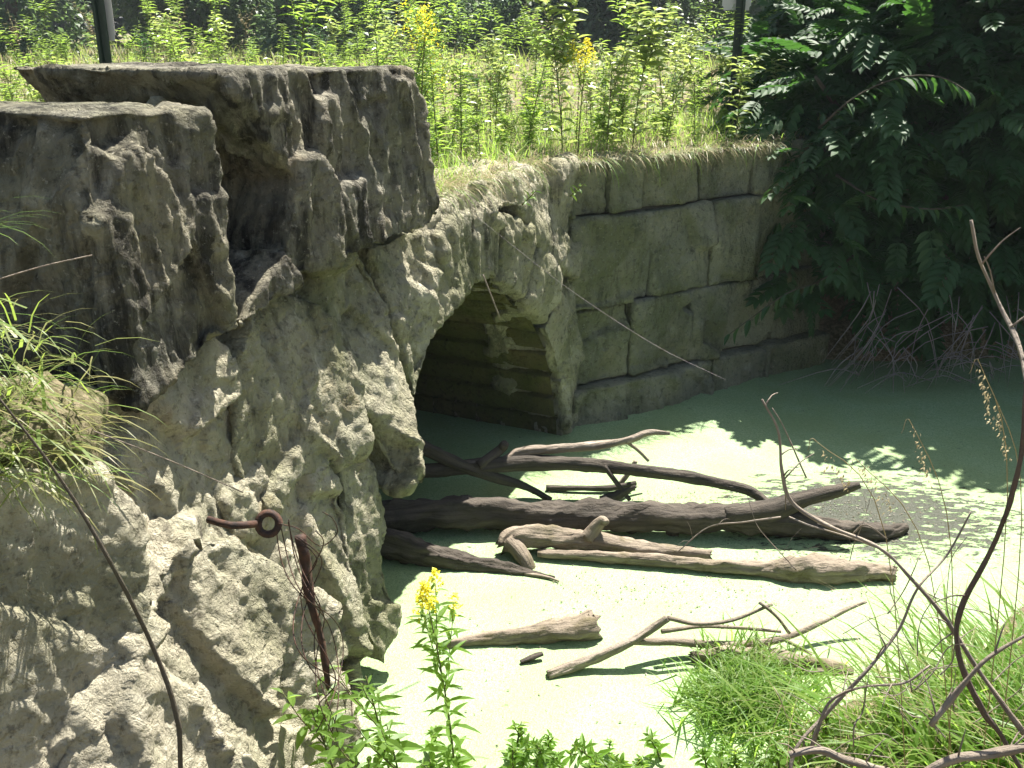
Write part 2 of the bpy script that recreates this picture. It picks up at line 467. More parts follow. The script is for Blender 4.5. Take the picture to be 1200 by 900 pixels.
# near stones traced on the wall plane: (polygon in px, protrusion, tilt, depth, material, params)
NEAR = [
 ([(-90, 560), (60, 548), (128, 560), (160, 620), (162, 700), (140, 770), (60, 930), (-90, 930)], .46, .12, 1.1, 'pale', dict(fine=.016, facet=.2), 'rounded crumbling stone under the grass tuft'),
 ([(112, 470), (150, 474), (232, 418), (266, 394), (278, 520), (292, 600), (216, 704), (150, 660), (120, 560)], .06, .16, .7, 'pale', {}, None),
 ([(264, 396), (345, 336), (402, 310), (414, 420), (402, 525), (330, 562), (300, 600), (276, 560)], .09, .18, .7, 'mid', {}, None),
 ([(398, 313), (452, 290), (466, 350), (468, 450), (452, 540), (440, 560), (408, 440)], .10, .2, .6, 'mid', {}, None),
 ([(448, 292), (512, 262), (545, 335), (499, 400), (470, 468), (462, 370)], .05, .16, .6, 'mid', dict(facet=.28), None),
 ([(285, 600), (328, 560), (404, 518), (416, 600), (402, 700), (392, 800), (345, 830), (330, 700), (300, 650)], .26, .25, .9, 'pale', {}, None),
 ([(396, 500), (420, 486), (446, 520), (454, 600), (440, 645), (442, 720), (418, 770), (398, 700), (408, 600)], .22, .2, .9, 'mid', dict(facet=.2), None),
 ([(196, 742), (214, 700), (268, 636), (322, 632), (378, 716), (372, 800), (366, 930), (232, 930), (190, 830)], .50, .3, 1.1, 'pale', dict(fine=.014, facet=.34, big=.07, flute=.012), 'bright weathered boulder stone at the wall foot'),
 ([(60, 930), (140, 790), (192, 740), (234, 830), (240, 940)], .58, .3, 1.0, 'pale', dict(fine=.014, flute=.012), None),
 ([(345, 820), (396, 690), (440, 690), (424, 800), (412, 950), (350, 960)], .30, .2, .8, 'mid', {}, None),
]
for i, (poly, dn, tilt, dep, m, kw, lb) in enumerate(NEAR):
    fr = [at_wall(u, v, dn + tilt * .0, tilt) if False else at_wall(u, v, dn, 0) for u, v in poly]
    # lean the face back with height
    c = sum(fr, Vector()) / len(fr)
    tilt += .05; fr = [p - NW * tilt * (p.z - c.z) for p in fr]
    stone('stone_block', fr, -NW, dep, M[m], hw, 3 + i, vox=.015, label=lb, **kw)
# arch ring and spandrel, in wall coordinates (s along, z up)
SC = -1.42; RA = 1.5; ZS = -.02
def wp(s, z, n=0.): return CW + SW * s + NW * n + Vector((0, 0, z))
def arc(a, r):
    c_, s_ = math.cos(a), math.sin(a); e = 2 / 1.75
    return (SC + r * math.copysign(abs(c_) ** e, c_), ZS + (r + .05) * math.copysign(abs(s_) ** e, s_))
angs = [R(x) for x in (0, 22, 42, 58, 74, 90, 106, 122)]
for i in range(len(angs) - 1):
    a0, a1 = angs[i] + .008, angs[i + 1] - .008
    inner = [arc(a0 + (a1 - a0) * k / 3, RA + .03) for k in range(4)]
    outer = [arc(a1 + (a0 - a1) * k / 2, RA + .46 + .04 * math.sin(i * 3)) for k in range(3)]
    fr = [wp(min(s, .33), min(z, 2.1), .02) for s, z in inner + outer]
    stone('arch_stone', fr, -NW, .55, M['mid'], hw, 40 + i, vox=.018, facet=.24, flute=.03, big=.03)
# jamb stones at the water
stone('stone_block', [wp(.08, -.5, .04), wp(.34, -.5, .04), wp(.34, .1, 0), wp(.06, .1, 0)], -NW, .55, M['mid'], hw, 60, facet=.2, big=.03)
stone('stone_block', [wp(.12, .1, .02), wp(.36, .1, .02), wp(.36, 1.25, .0), wp(.2, 1.3, 0), wp(.0, .9, 0)], -NW, .45, M['mid'], hw, 61, facet=.2, big=.03)
stone('stone_block', [wp(-.35, 1.45, .01), wp(.34, 1.2, .01), wp(.34, 2.08, -.05), wp(-.7, 2.1, -.05), wp(-.75, 1.9, 0)], -NW, .45, M['mid'], hw, 62, facet=.25, flute=.03)
# crest stones over the crown
stone('stone_block', [wp(-1.95, 1.75, .02), wp(-1.2, 1.93, .02), wp(-.6, 1.9, .02), wp(-.3, 2.12, -.06), wp(-1.1, 2.14, -.08), wp(-2.05, 2.02, -.04)], -NW, .5, M['pale'], hw, 63, facet=.28, fine=.02)
# core behind the facing stones
def core():
    bm = bmesh.new()
    prof = [(-6.2, -.6), (SC - RA - .05, -.6)] + [arc(math.pi - math.pi * k / 24, RA + .06) for k in range(25)] + [(SC + RA + .05, -.6), (.3, -.6), (.3, 1.98), (-6.2, 1.98)]
    a = [bm.verts.new(wp(s, z, -.22)) for s, z in prof]; b = [bm.verts.new(wp(s, z, -.62)) for s, z in prof]
    bm.faces.new(a); bm.faces.new(b[::-1]); n = len(a)
    for i in range(n): bm.faces.new((a[i], b[i], b[(i + 1) % n], a[(i + 1) % n]))
    bmesh.ops.recalc_face_normals(bm, faces=bm.faces); bmesh.ops.triangulate(bm, faces=[f for f in bm.faces if len(f.verts) > 4])
    me = bpy.data.meshes.new('core'); bm.to_mesh(me); bm.free(); return me
link('rubble_core', core(), M['core'], hw)
# vaulted barrel: stone courses with open joints
def barrel():
    prof = []
    segs = 22
    prof.append((SC + RA + .001, -.6))
    for k in range(segs):
        a0 = math.pi * k / segs; a1 = math.pi * (k + 1) / segs
        off = .022 * math.sin(k * 5.1)
        for f, r in ((0., .05), (.07, .05), (.12, 0), (.5, -.008), (.9, 0), (.94, .05)):
            prof.append(arc(a0 + (a1 - a0) * f, RA + r + off))
    prof.append((SC - RA, -.6))
    V = []; T = []; nn = 100; L = 8.5; m = len(prof)
    for i in range(nn + 1):
        for s, z in prof:
            p = wp(s, z, -.05 - L * i / nn); q = Vector((s * 5, z * 5, L * i / nn * 5))
            d = .018 * noise.noise(q) + .008 * noise.noise(q * 4)
            dirv = (SW * (SC - s) + Vector((0, 0, ZS - z)));
            if dirv.length > .1: p += dirv.normalized() * d
            V.append(tuple(p))
    for i in range(nn):
        for j in range(m - 1):
            a = i * m + j; T.append((a, a + 1, a + m + 1, a + m))
    return mesh_np('barrel', V, T)
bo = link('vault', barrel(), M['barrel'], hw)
# back stop of the tunnel (its dark far end)
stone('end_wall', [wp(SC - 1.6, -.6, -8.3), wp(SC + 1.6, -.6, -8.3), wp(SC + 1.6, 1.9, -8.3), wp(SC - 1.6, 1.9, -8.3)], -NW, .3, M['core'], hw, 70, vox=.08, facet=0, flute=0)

stone('stone_block', [at_wall(u, v, d) for u, v, d in ((215, 160, -.6), (285, 160, -.35), (354, 215, -.02), (350, 290, .03), (290, 378, .07), (262, 398, .0), (215, 400, -.35))], -NW, .7, M['cap'], hw, 77, vox=.02, facet=.1, flute=.01, big=.03)
# big cap blocks
def cap_thing(poly, dn, dep, m, seed, label, bat=.1, **kw):
    fr = [at_wall(u, v, dn if len(r) == 0 else r[0], 0) for u, v, *r in poly]
    zc = sum(p.z for p in fr) / len(fr); fr = [p - NW * bat * (p.z - zc) for p in fr]
    back = [p - NW * dep for p in fr]
    me = remesh(prism_mesh(fr, back), .0145, 7); rough_up(me, seed, **kw)
    return tag(link('cap_stone', me, M[m]), label, 'stone block', 'cap stones on the culvert wall')
cap_thing([(110, 134), (135, 128), (249, 130), (262, 200), (268, 300), (272, 385), (234, 418), (152, 474), (132, 425), (112, 300)], .10, 1.3, 'cap', 81,
          'nearer weathered cap stone, lower one, with its flat top level and grass tuft below', flute=.045, big=.03, facet=.24, flute_f=10, flat_top=.75)
cap_thing([(262, 84), (330, 79), (495, 81), (505, 120), (508, 235), (500, 264), (430, 288), (345, 332), (270, 386), (290, 350), (330, 300), (352, 212), (298, 140)], .07, 1.08, 'cap', 95,
          'largest dark fluted cap stone standing highest on the wall beside the arch', flute=.05, big=.03, facet=.22, flute_f=10, flat_top=.75)
# loose flat stone and pebble lying on the blocks
def loose(name, c, r, seed, label, m='cap', cat='stone', flat=(1, 1, 1)):
    bm = bmesh.new(); bmesh.ops.create_icosphere(bm, subdivisions=4, radius=1)
    for v_ in bm.verts:
        p = v_.co.copy(); d = 1 + .28 * noise.fractal(p * 1.3 + Vector((seed, 0, 0)), 1, 2, 3) + .1 * noise.noise(p * 5)
        v_.co = Vector((p.x * d * r[0], p.y * d * r[1], p.z * d * r[2])) + Vector(c)
    me = bpy.data.meshes.new(name); bm.to_mesh(me); bm.free()
    me.polygons.foreach_set('use_smooth', np.ones(len(me.polygons), bool))
    return tag(link(name, me, M[m]), label, cat)
p = at_y(150, 80, 4.95); loose('flat_stone', p, (.17, .09, .028), 3, 'thin flat loose stone lying on the highest cap stone')
p = at_y(184, 121, 3.95); loose('pebble', p, (.035, .03, .026), 5, 'small pinkish pebble lying on the lower cap stone', 'pale')

# ---------------------------------------------------------------- far wing wall
ww = empty('wing_wall', tuple(C2), label='shaded wing wall of squared olive stone blocks running back to the leafy shrub', cat='wall')
def w2(s, z, n=0.): return C2 + S2 * s + N2 * n + Vector((0, 0, z))
courses = [(-.55, .29, [-.1, .95, 1.45, 2.1, 2.9], .10), (.30, .93, [-.1, .55, 1.18, 1.62, 2.25, 2.9], .0), (.94, 1.65, [-.1, .72, 1.38, 1.95, 2.6, 3.1], .015), (1.66, 2.07, [-.1, .28, .63, 1.25, 1.85, 2.5, 3.0], -.02)]
k = 0
for z0, z1, ss, n0 in courses:
    for a, b in zip(ss[:-1], ss[1:]):
        k += 1
        r1, r2 = [.03 * math.sin(k * q) for q in (2.1, 3.7)]
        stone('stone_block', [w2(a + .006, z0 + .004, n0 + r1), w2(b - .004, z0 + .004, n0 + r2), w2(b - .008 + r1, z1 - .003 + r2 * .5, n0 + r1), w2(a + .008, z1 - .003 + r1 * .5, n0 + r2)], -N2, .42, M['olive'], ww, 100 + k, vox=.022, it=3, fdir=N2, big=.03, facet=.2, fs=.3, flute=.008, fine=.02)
bm = bmesh.new()
pr = [(-.1, -.6), (3.0, -.6), (3.0, 2.0), (-.1, 2.0)]
a = [bm.verts.new(w2(s, z, -.09)) for s, z in pr]; b = [bm.verts.new(w2(s, z, -.5)) for s, z in pr]
bm.faces.new(a); bm.faces.new(b[::-1])
for i in range(4): bm.faces.new((a[i], b[i], b[(i + 1) % 4], a[(i + 1) % 4]))
bmesh.ops.recalc_face_normals(bm, faces=bm.faces)
me = bpy.data.meshes.new('core'); bm.to_mesh(me); bm.free(); link('mortar_core', me, M['core'], ww)

# ---------------------------------------------------------------- logs and branches in the pond
def path(pts, z0=None):
    P = []; Rr = []
    for q in pts:
        u, v, r, z = q
        p = at_z(u, v, z); P.append(p); Rr.append(px(p, r))
    return P, Rr
def log(name, label, pts, m, rough=.16, subs=(), cat='log', sides=24, seed=0.):
    P, Rr = path(pts)
    root = empty(name, tuple(P[0]), label=label, cat=cat)
    TB().tube(P, Rr, sides, rough * 1.6, 9, jag=1., seed=seed + .3).build('trunk' if cat == 'log' else 'stem', M[m], root)
    for nm, s in subs:
        P, Rr = path(s); TB().tube(P, Rr, 10, rough * .8, 5, seed=seed + 9).build(nm, M[m], root)
    return root
log('fallen_log', 'longest thick dark log lying right across the pond from the arch', [(425, 612, 17, .10), (470, 604, 18, .12), (540, 601, 18, .12), (620, 604, 16, .12), (700, 605, 16.5, .12), (790, 606, 16, .12), (860, 607, 17, .12), (900, 610, 16, .10), (960, 618, 13, .06), (1030, 624, 10, .03), (1062, 618, 5, .03)], 'log', .22,
    [('branch', [(850, 606, 12, .14), (900, 598, 14, .18), (945, 584, 10, .26), (985, 574, 8, .32), (1008, 568, 4, .36)]),
     ('stub', [(640, 606, 8, .12), (650, 622, 7, .02), (652, 630, 6, -.06)]), ('stub', [(785, 608, 8, .12), (788, 622, 8, .02), (790, 632, 6, -.06)])], seed=1)
log('fallen_log', 'dark wet log sloping down out of the shade below the longest log', [(425, 628, 17, .12), (465, 640, 16, .09), (510, 652, 13, .05), (560, 662, 9, .02), (600, 668, 6, .01), (650, 678, 2.5, .0)], 'log', .25, seed=4)
log('fallen_log', 'forked grey brown log with a broken stub pointing up and one leg in the water', [(590, 640, 9, .06), (604, 630, 13, .10), (640, 630, 12, .09), (700, 634, 10, .06), (760, 644, 9, .04), (832, 651, 7, .03)], 'greylog', .2,
    [('stub', [(688, 632, 9, .08), (698, 618, 8, .15), (706, 610, 6, .2), (711, 613, 4, .2)]), ('branch', [(598, 634, 10, .09), (612, 650, 9, .05), (621, 668, 8, -.02), (622, 678, 7, -.08)]), ('twig', [(615, 672, 2.4, .01), (640, 676, 1.8, .012), (655, 681, 1.2, .01)])], seed=7)
log('fallen_log', 'pale slim log with a thick rotten peeled end on the right', [(630, 648, 4, .04), (700, 652, 6.5, .04), (770, 657, 7, .04), (840, 663, 7.5, .04), (900, 667, 9, .04), (925, 668, 15, .05), (960, 669, 16, .05), (1000, 670, 14, .05), (1022, 671, 10, .04), (1048, 672, 8, .04)], 'greylog', .22,
    seed=11)
log('fallen_log', 'thin upper log reaching from the dark arch towards the middle of the pond', [(455, 556, 8, .25), (540, 548, 9, .24), (610, 543, 9, .24), (680, 544, 8, .24), (740, 550, 7, .22), (800, 558, 7, .18), (850, 568, 6, .14), (880, 576, 6, .12), (902, 592, 5, .08)], 'log', .12,
    [('twig', [(708, 546, 3, .25), (722, 565, 3, .15), (738, 586, 2.5, .03)]), ('twig', [(560, 546, 6, .26), (585, 528, 6, .32), (592, 520, 5, .38)])], seed=14)
log('dead_branch', 'curved branch sloping down out of the arch in front of the thin log', [(460, 508, 8, .50), (490, 522, 9, .42), (530, 541, 7.5, .30), (575, 558, 6, .17), (615, 570, 4.5, .08), (646, 586, 3, .01)], 'log', .12, cat='branch', seed=15)
log('dead_branch', 'reddish bare branch arching over the sunlit water above the thin log', [(590, 543, 8, .24), (612, 530, 6, .3), (650, 526, 5, .32), (700, 522, 5, .34), (735, 516, 4, .38), (760, 507, 3.5, .42), (785, 508, 2, .42)], 'twig', .15,
    [('twig', [(733, 517, 2.2, .38), (748, 528, 2, .28), (760, 540, 1.8, .2)]), ('twig', [(745, 540, 2.5, .2), (736, 555, 3, .1), (726, 568, 3, .02)])], cat='branch', seed=16)
log('dead_branch', 'low thin branch lying on the algae behind the longest log', [(640, 572, 3.5, .02), (680, 572, 3, .03), (715, 572, 3.5, .03), (745, 566, 3, .04)], 'log', .1,
    [('twig', [(705, 588, 7, .02), (725, 580, 6, .06), (745, 570, 2, .14)])], cat='branch', seed=17)
log('short_log', 'short broken log floating alone on the bright algae', [(515, 757, 4, .01), (560, 750, 7, .02), (610, 745, 10, .03), (650, 740, 14, .04), (685, 735, 16, .05), (696, 733, 15, .05)], 'greylog', .2, cat='log', seed=20)
log('short_log', 'mossy half sunk log behind the bright green grass tuft', [(812, 770, 7, .02), (850, 772, 14, .02), (900, 776, 13, .01), (950, 781, 12, .01), (985, 786, 9, .0), (1000, 788, 5, .0)], 'greylog', .22, cat='log', seed=22)
log('bark_scrap', 'small dark scrap of bark on the bright algae', [(610, 776, 2, .01), (622, 771, 3.5, .02), (636, 766, 2.5, .03)], 'log', .3, cat='bark', seed=23)
log('dead_branch', 'forked twiggy branch propped on the algae near the short log', [(642, 791, 5.5, .01), (690, 774, 6, .05), (735, 755, 5, .12), (762, 738, 4.5, .18), (782, 724, 4, .24)], 'twig', .2,
    [('twig', [(740, 752, 4, .12), (790, 752, 5, .08), (850, 756, 5, .05), (910, 750, 4.5, .06), (960, 730, 3.5, .1), (990, 715, 3, .14), (1015, 705, 2, .17)]),
     ('twig', [(782, 724, 3, .24), (820, 731, 2.5, .2), (860, 726, 2.4, .22), (905, 708, 2, .28)]),
     ('twig', [(775, 740, 3, .16), (820, 734, 2.5, .16), (870, 736, 2.2, .12), (915, 740, 2, .1)]),
     ('twig', [(890, 706, 2, .3), (910, 722, 1.8, .22), (925, 742, 2, .12)]), ('twig', [(920, 750, 2.5, .06), (940, 760, 2, .04), (952, 768, 1.5, .02)])], cat='branch', seed=25)

# floating bits of bark and dead leaves round the logs
P = []; D = []
for i in range(1700):
    k = random.random()
    if k < .45: q = at_z(random.gauss(1010, 75), random.gauss(610, 26), .006)
    elif k < .7: q = at_z(random.uniform(640, 1040), random.gauss(690, 14), .006)
    elif k < .85: q = at_z(random.uniform(640, 900), random.gauss(582, 6), .006)
    else: q = at_z(random.uniform(520, 1060), random.uniform(560, 850), .006)
    P.append(tuple(q)); a = random.uniform(0, 6.28); D.append((math.cos(a), math.sin(a), random.gauss(.05, .08)))
o = scatter('floating_litter', tmpl_simple(.5), P, D, rng.uniform(.004, .02, len(P)), M['litter']); tag(o, 'dark bark bits and leaf litter floating round the logs', 'litter', kind='stuff')

# ---------------------------------------------------------------- iron
P = [at_wall(272, 616, .54), at_wall(300, 614, .58)]
eb = empty('eye_bolt', tuple(P[0]), label='rusty iron eye bolt sticking out of the stone wall', cat='eye bolt')
TB().tube([P[0] - NW * .1, P[0], P[1]], [.013] * 3, 10, .1, 2).build('shank', M['rust'], eb)
c = at_wall(315, 614, .60); ring = []
for i in range(17):
    a = 2 * math.pi * i / 16; ring.append(c + Vector((math.cos(a) * .033, 0.012 * math.sin(a), math.sin(a) * .033)))
TB().tube(ring, [.0125] * 17, 9, .4, 1, cap=False).build('ring', M['rust'], eb)
P = [at_wall(350, 628, .62), at_wall(361, 690, .66), at_wall(374, 740, .70), at_wall(383, 790, .74), at_wall(386, 812, .74)]
rb = TB().tube(P, [.019, .017, .013, .010, .005], 9, .7, 9).build('rusted_bar', M['rust']); tag(rb, 'rusted iron bar standing against the wall wrapped in wire', 'iron bar')
tb = TB()
for i in range(7):
    pts = []
    r0 = random.random() * 6
    for j in range(14):
        f = j / 13; cx = 345 + 42 * f ** .7 + (18 + 10 * math.sin(i)) * math.sin(r0 + f * (5 + i)); cy = 618 + 230 * f + 12 * math.cos(r0 + f * 9)
        pts.append(at_wall(cx, cy, .66 + .12 * f + .05 * math.sin(r0 + f * 11)))
    tb.tube(pts, [.0022] * 14, 5, 0, 3, seed=i)
pts = [at_wall(u, v, .55) for u, v in ((328, 614), (350, 620), (375, 640), (395, 625), (390, 608), (378, 600))]
tb.tube(pts, [.0022] * 6, 5, 0, 4)
tag(tb.build('wire_tangle', M['rust']), 'tangle of thin rusty wire hanging from the eye bolt round the iron bar', 'wire')

# ---------------------------------------------------------------- posts
# ---------------------------------------------------------------- plants
BL = [tmpl_blade(4, .5, .03), tmpl_blade(4, 1.1, .025), tmpl_blade(5, 1.8, .022)]
LEAF = tmpl_leaf(.34, .3, .10); LANCE = tmpl_leaf(.2, .35, .06); SIMPLE = tmpl_simple(.5); PINN = tmpl_pinnate()
def grass_obj(name, P, hmin, hmax, m, tm, lean=.35, w=1., parent=None, bias=(0, 0, 0)):
    n = len(P); P = np.asarray(P, float)
    D = rng.normal(size=(n, 3)) * lean + np.array([bias]) ; D[:, 2] = 1 + .0 * D[:, 2]
    S = rng.uniform(hmin, hmax, n)
    return scatter(name, tm, P, D, S, m, parent, roll=rng.uniform(-.6, .6, n), wscale=w * (.25 / S) ** .5 * rng.uniform(.7, 1.4, n))
def pts_on(n, fn, zone):
    out = []
    while len(out) < n:
        x, y = zone(); 
        if fn(x, y): out.append((x, y, float(hgt(x, y)) - .01))
    return out
def behind(x, y, m=.2):
    na = x * NW.x + y * NW.y - CW.dot(NW); nb = (x - C2.x) * N2.x + (y - C2.y) * N2.y
    return min(na, nb) < -m
def topz(x, y):
    h = float(hgt(x, y)); return max(h, 2.04) if behind(x, y, .15) else h
def zone_pts(n, x0, x1, y0, y1, cond, dens=None):
    out = []
    while len(out) < n:
        x = random.uniform(x0, x1); y = random.uniform(y0, y1)
        if not cond(x, y): continue
        if dens and random.random() > dens(x, y): continue
        out.append((x, y, topz(x, y) - .01))
    return out
clump = lambda x, y: .25 + 1.1 * max(0, noise.noise(Vector((x * 1.4, y * 1.4, 3))) + .25)
notblock = lambda x, y: not (((Vector((x, y, 0)) - CW).dot(SW) < -1.75) and ((Vector((x, y, 0)) - CW).dot(NW) > -1.5))
P = zone_pts(26000, -3.5, 3.2, 4.5, 11, lambda x, y: behind(x, y, .22) and notblock(x, y), clump)
o = grass_obj('grass', P[:13000], .10, .30, M['grass'], BL[0], .3, .8); tag(o, 'bright green backlit grass growing on top of the bank', 'grass', kind='stuff')
o = grass_obj('grass', P[13000:], .10, .34, M['drygrass'], BL[1], .45, .5); tag(o, 'dry straw coloured grass among the green on the bank', 'grass', kind='stuff')
P = zone_pts(26000, -26, 20, 10, 44, lambda x, y: True)
k_ = int(len(P) * .35); od = grass_obj('grass', P[:k_], .2, .6, M['drygrass'], BL[1], .4, 1.6); tag(od, 'dry straw stalks standing in the field beyond the bank', 'grass', kind='stuff')
o = grass_obj('grass', P[k_:], .15, .6, M['mound'], BL[0], .35, 2.2); tag(o, 'field of tall grass beyond the bank', 'grass', kind='stuff')
# dry grass fringe hanging over the wing wall edge and the arch crest
P = []; D = []
random.seed(5)
for i in range(3600):
    if random.random() < .5 * noise.noise(Vector((i * .37, 0, 0))) : pass
    if i % 2: s = random.uniform(.0, 2.4); q = w2(s, 2.06, random.uniform(-.3, -.02)); nn = N2
    else: s = random.uniform(-1.7, .3); q = wp(s, 2.08 + .03, random.uniform(-.35, -.1)); nn = NW
    P.append(tuple(q)); d = nn * random.uniform(-.2, .9) + Vector((random.gauss(0, .5), random.gauss(0, .3), random.uniform(.1, .8))); D.append(tuple(d))
S = rng.uniform(.1, .34, len(P))
k_ = len(P) // 4
o = scatter('grass', BL[2], P[:k_] , D[:k_], S[:k_] * 1.2, M['grass'], wscale=rng.uniform(.5, 1., k_)); tag(o, 'green blades spilling over the edge of the wing wall', 'grass', kind='stuff')
P = P[k_:]; D = D[k_:]; S = S[k_:]
o = scatter('grass', BL[2], P, D, S, M['drygrass'], wscale=rng.uniform(.3, .8, len(P))); tag(o, 'dry grass fringe hanging over the edge of the wing wall', 'grass', kind='stuff')

# weeds: four kinds, copied
def plant(label, h, nl, ll, tm=LANCE, m='weed', flower=False, cat='weed', name='weed', droop=.2, branch=0, group=None, wscale=1., fs=1.):
    root = empty(name, (0, 0, 0), label=label, cat=cat, group=group)
    lean = Vector((random.uniform(-.15, .15), random.uniform(-.15, .15), 0))
    st = [Vector((0, 0, 0)) + lean * h * (f ** 1.5) + Vector((0, 0, h * f)) for f in (0, .25, .5, .75, 1)]
    tb = TB(); tb.tube(st, [.006 * fs, .0055 * fs, .0045 * fs, .0035 * fs, .0018 * fs], 6, 0, 3)
    stems = [(st, h)]
    for b in range(branch):
        f = random.uniform(.45, .85); a = random.uniform(0, 6.28); q = lean * h * f ** 1.5 + Vector((0, 0, h * f)); bl = h * random.uniform(.2, .4)
        e = [q, q + Vector((math.cos(a) * bl * .35, math.sin(a) * bl * .35, bl * .5)), q + Vector((math.cos(a) * bl * .6, math.sin(a) * bl * .6, bl))]
        tb.tube(e, [.003 * fs, .0025 * fs, .0015 * fs], 5, 0, 2); stems.append((e, bl))
    tb.build('stem', M['stem'], root)
    P = []; D = []; S = []
    for si, (e, L) in enumerate(stems):
        k = nl if si == 0 else max(4, int(nl * .3))
        for i in range(k):
            f = .1 + .9 * i / k if si == 0 else .2 + .8 * i / k
            t_ = f * (len(e) - 1); a0 = min(int(t_), len(e) - 2); q = e[a0].lerp(e[a0 + 1], t_ - a0)
            a = i * 2.4 + random.uniform(-.3, .3); el = random.uniform(.1, .7)
            P.append(tuple(q)); D.append((math.cos(a), math.sin(a), el)); S.append(ll * random.uniform(.7, 1.15) * (1 - .5 * f))
    scatter('foliage', tm, P, D, S, M[m], root, roll=rng.uniform(-.4, .4, len(P)), wscale=np.full(len(P), wscale))
    if flower:
        P = []; D = []; S = []
        for si, (e, L) in enumerate(stems):
            tip = e[-1]
            for i in range(220 if si == 0 else 70):
                f = random.random(); a = random.uniform(0, 6.28); r = .085 * fs * (1 - f * .8) * random.random() ** .5 * (flower)
                q = tip + Vector((math.cos(a) * r, math.sin(a) * r, (f - .5) * .16 * flower * fs))
                P.append(tuple(q)); D.append((random.gauss(0, 1), random.gauss(0, 1), random.gauss(.3, 1))); S.append(.016 * fs * random.uniform(.7, 1.4))
        scatter('flower_head', SIMPLE, P, D, S, M['flower'], root, wscale=np.full(len(P), 1.6))
    return root
GW = 'leafy weeds on the bank behind the wall'
protos = [plant('slender leafy weed with narrow bright leaves among grass on the bank', .75, 80, .15, LANCE, 'weed', name='leafy_weed', group=GW),
          plant('bushy leafy weed with side shoots among grass on the bank', .6, 60, .12, LANCE, 'weed', branch=5, name='bushy_weed', group=GW),
          plant('low broad leaved weed among grass on the bank', .4, 34, .14, LEAF, 'weed', branch=3, name='broadleaf_weed', group=GW),
          plant('tall thin weed with sparse leaves among grass on the bank', 1.15, 90, .15, LANCE, 'weed', branch=3, name='tall_weed', group=GW)]
protos.append(plant('dry brown seeding weed stalk among grass on the bank', .9, 26, .07, LANCE, 'drygrass', name='dry_weed', branch=6, group=GW))
protos.append(plant('dull green weed with upright leaves among grass on the bank', .7, 50, .12, LANCE, 'shrub', name='dull_weed', branch=4, group=GW))
protos.append(plant('yellow green broad leaved weed among grass on the bank', .8, 30, .17, LEAF, 'leafpale', name='broadleaf_weed', branch=5, group=GW, wscale=1.2))
def put(pr, x, y, sc=1., z=None, rz=None, used=set()):
    o = pr if pr.name not in used else copy_tree(pr)
    used.add(pr.name)
    o.location = (x, y, (topz(x, y) if z is None else z) - .01); o.rotation_euler = (random.uniform(-.08, .08), random.uniform(-.08, .08), random.uniform(0, 6.28) if rz is None else rz); o.scale = (sc,) * 3
    return o
def put_px(pr, u, y, sc=1., **k):
    x = (u - 600) / F * (y * cP + (CZ - 2.05) * sP); return put(pr, x, y, sc, **k)
for i in range(140):
    while True:
        u = random.uniform(425, 900); y = random.uniform(6.6, 12.5)
        x = (u - 600) / F * (y * cP + .3)
        if behind(x, y, .35) and notblock(x, y): break
    near = (y < 8)
    put_px(random.choice(protos[1:3] if near and random.random() < .7 else protos), u, y, random.uniform(.35, .75) if near else random.uniform(.5, 1.05))
for i in range(90):
    u = random.uniform(-40, 260) if i < 74 else random.uniform(260, 470); y = random.uniform(6.6, 13)
    put_px(random.choice(protos), u, y, random.uniform(.45, .85))
for u, y, s, k in ((345, 6.6, 1.0, 3), (375, 6.8, .9, 0), (400, 7.2, 1.0, 0), (470, 7.0, 1.0, 3), (515, 6.9, .9, 3), (540, 7.4, 1., 0), (240, 7.0, .8, 3), (60, 8, 1.0, 1), (20, 8, 1.1, 1), (90, 7.6, 1., 0)):
    put_px(protos[k], u, y, s)
random.seed(77)
for i in range(70):
    put(random.choice(protos), random.uniform(-9, 4.5), random.uniform(12.5, 22), random.uniform(.9, 1.5))
# goldenrods in flower
def golden(u, v, y, h, label, zb=None, **k):
    o = plant(label, h, k.get('nl', 50), k.get('ll', .1), LANCE, 'weed', flower=k.get('flower', 1.), cat='goldenrod', name='goldenrod', branch=k.get('branch', 3), fs=k.get('fs', 1.))
    t_ = at_y(u, v, y); o.location = (t_.x, t_.y, t_.z - h); return o
golden(488, 32, 6.7, .85, 'tall goldenrod with a wide yellow flower plume behind the highest cap stone', flower=1.6, nl=60)
golden(680, 58, 7.6, .75, 'goldenrod with a small yellow head in the middle of the bank weeds', flower=1.0)
golden(528, 682, 3.3, .96, 'goldenrod with bright yellow flowers at the pond edge in front of the wall', flower=.75, nl=56, ll=.14, branch=3, fs=.85)
o = plant('tall broad leaved plant with pale shining leaves above the wing wall', 1.15, 56, .19, LEAF, 'leafpale', cat='plant', name='broadleaf_plant', branch=7, wscale=1.3)
p = at_y(660, 150, 7.7); o.location = (p.x, p.y, 2.04)
o = plant('second pale broad leaved plant just right of the yellow goldenrod on the bank', 1.1, 50, .19, LEAF, 'leafpale', cat='plant', name='broadleaf_plant', branch=7, wscale=1.3)
p = at_y(742, 150, 8.3); o.location = (p.x, p.y, 2.04)
# weeds at the foot of the near wall
for u, v, y, h, lb in ((400, 820, 3.0, .35, 'small leafy weed beside the iron bar at the wall foot'), (455, 770, 3.1, .45, 'leafy weed left of the pond edge goldenrod'), (478, 850, 2.9, .3, 'low leafy weed under the pond edge goldenrod'), (430, 880, 2.8, .3, 'low leafy weed at the bottom edge by the wall foot')):
    p = at_y(u, v, y); g_ = max(-.02, float(hgt(p.x, p.y))); h_ = p.z - g_
    o = plant(lb, h_, 34, .12, LEAF if h < .4 else LANCE, 'weed', cat='weed', name='pond_weed', branch=3)
    o.location = (p.x, p.y, g_)
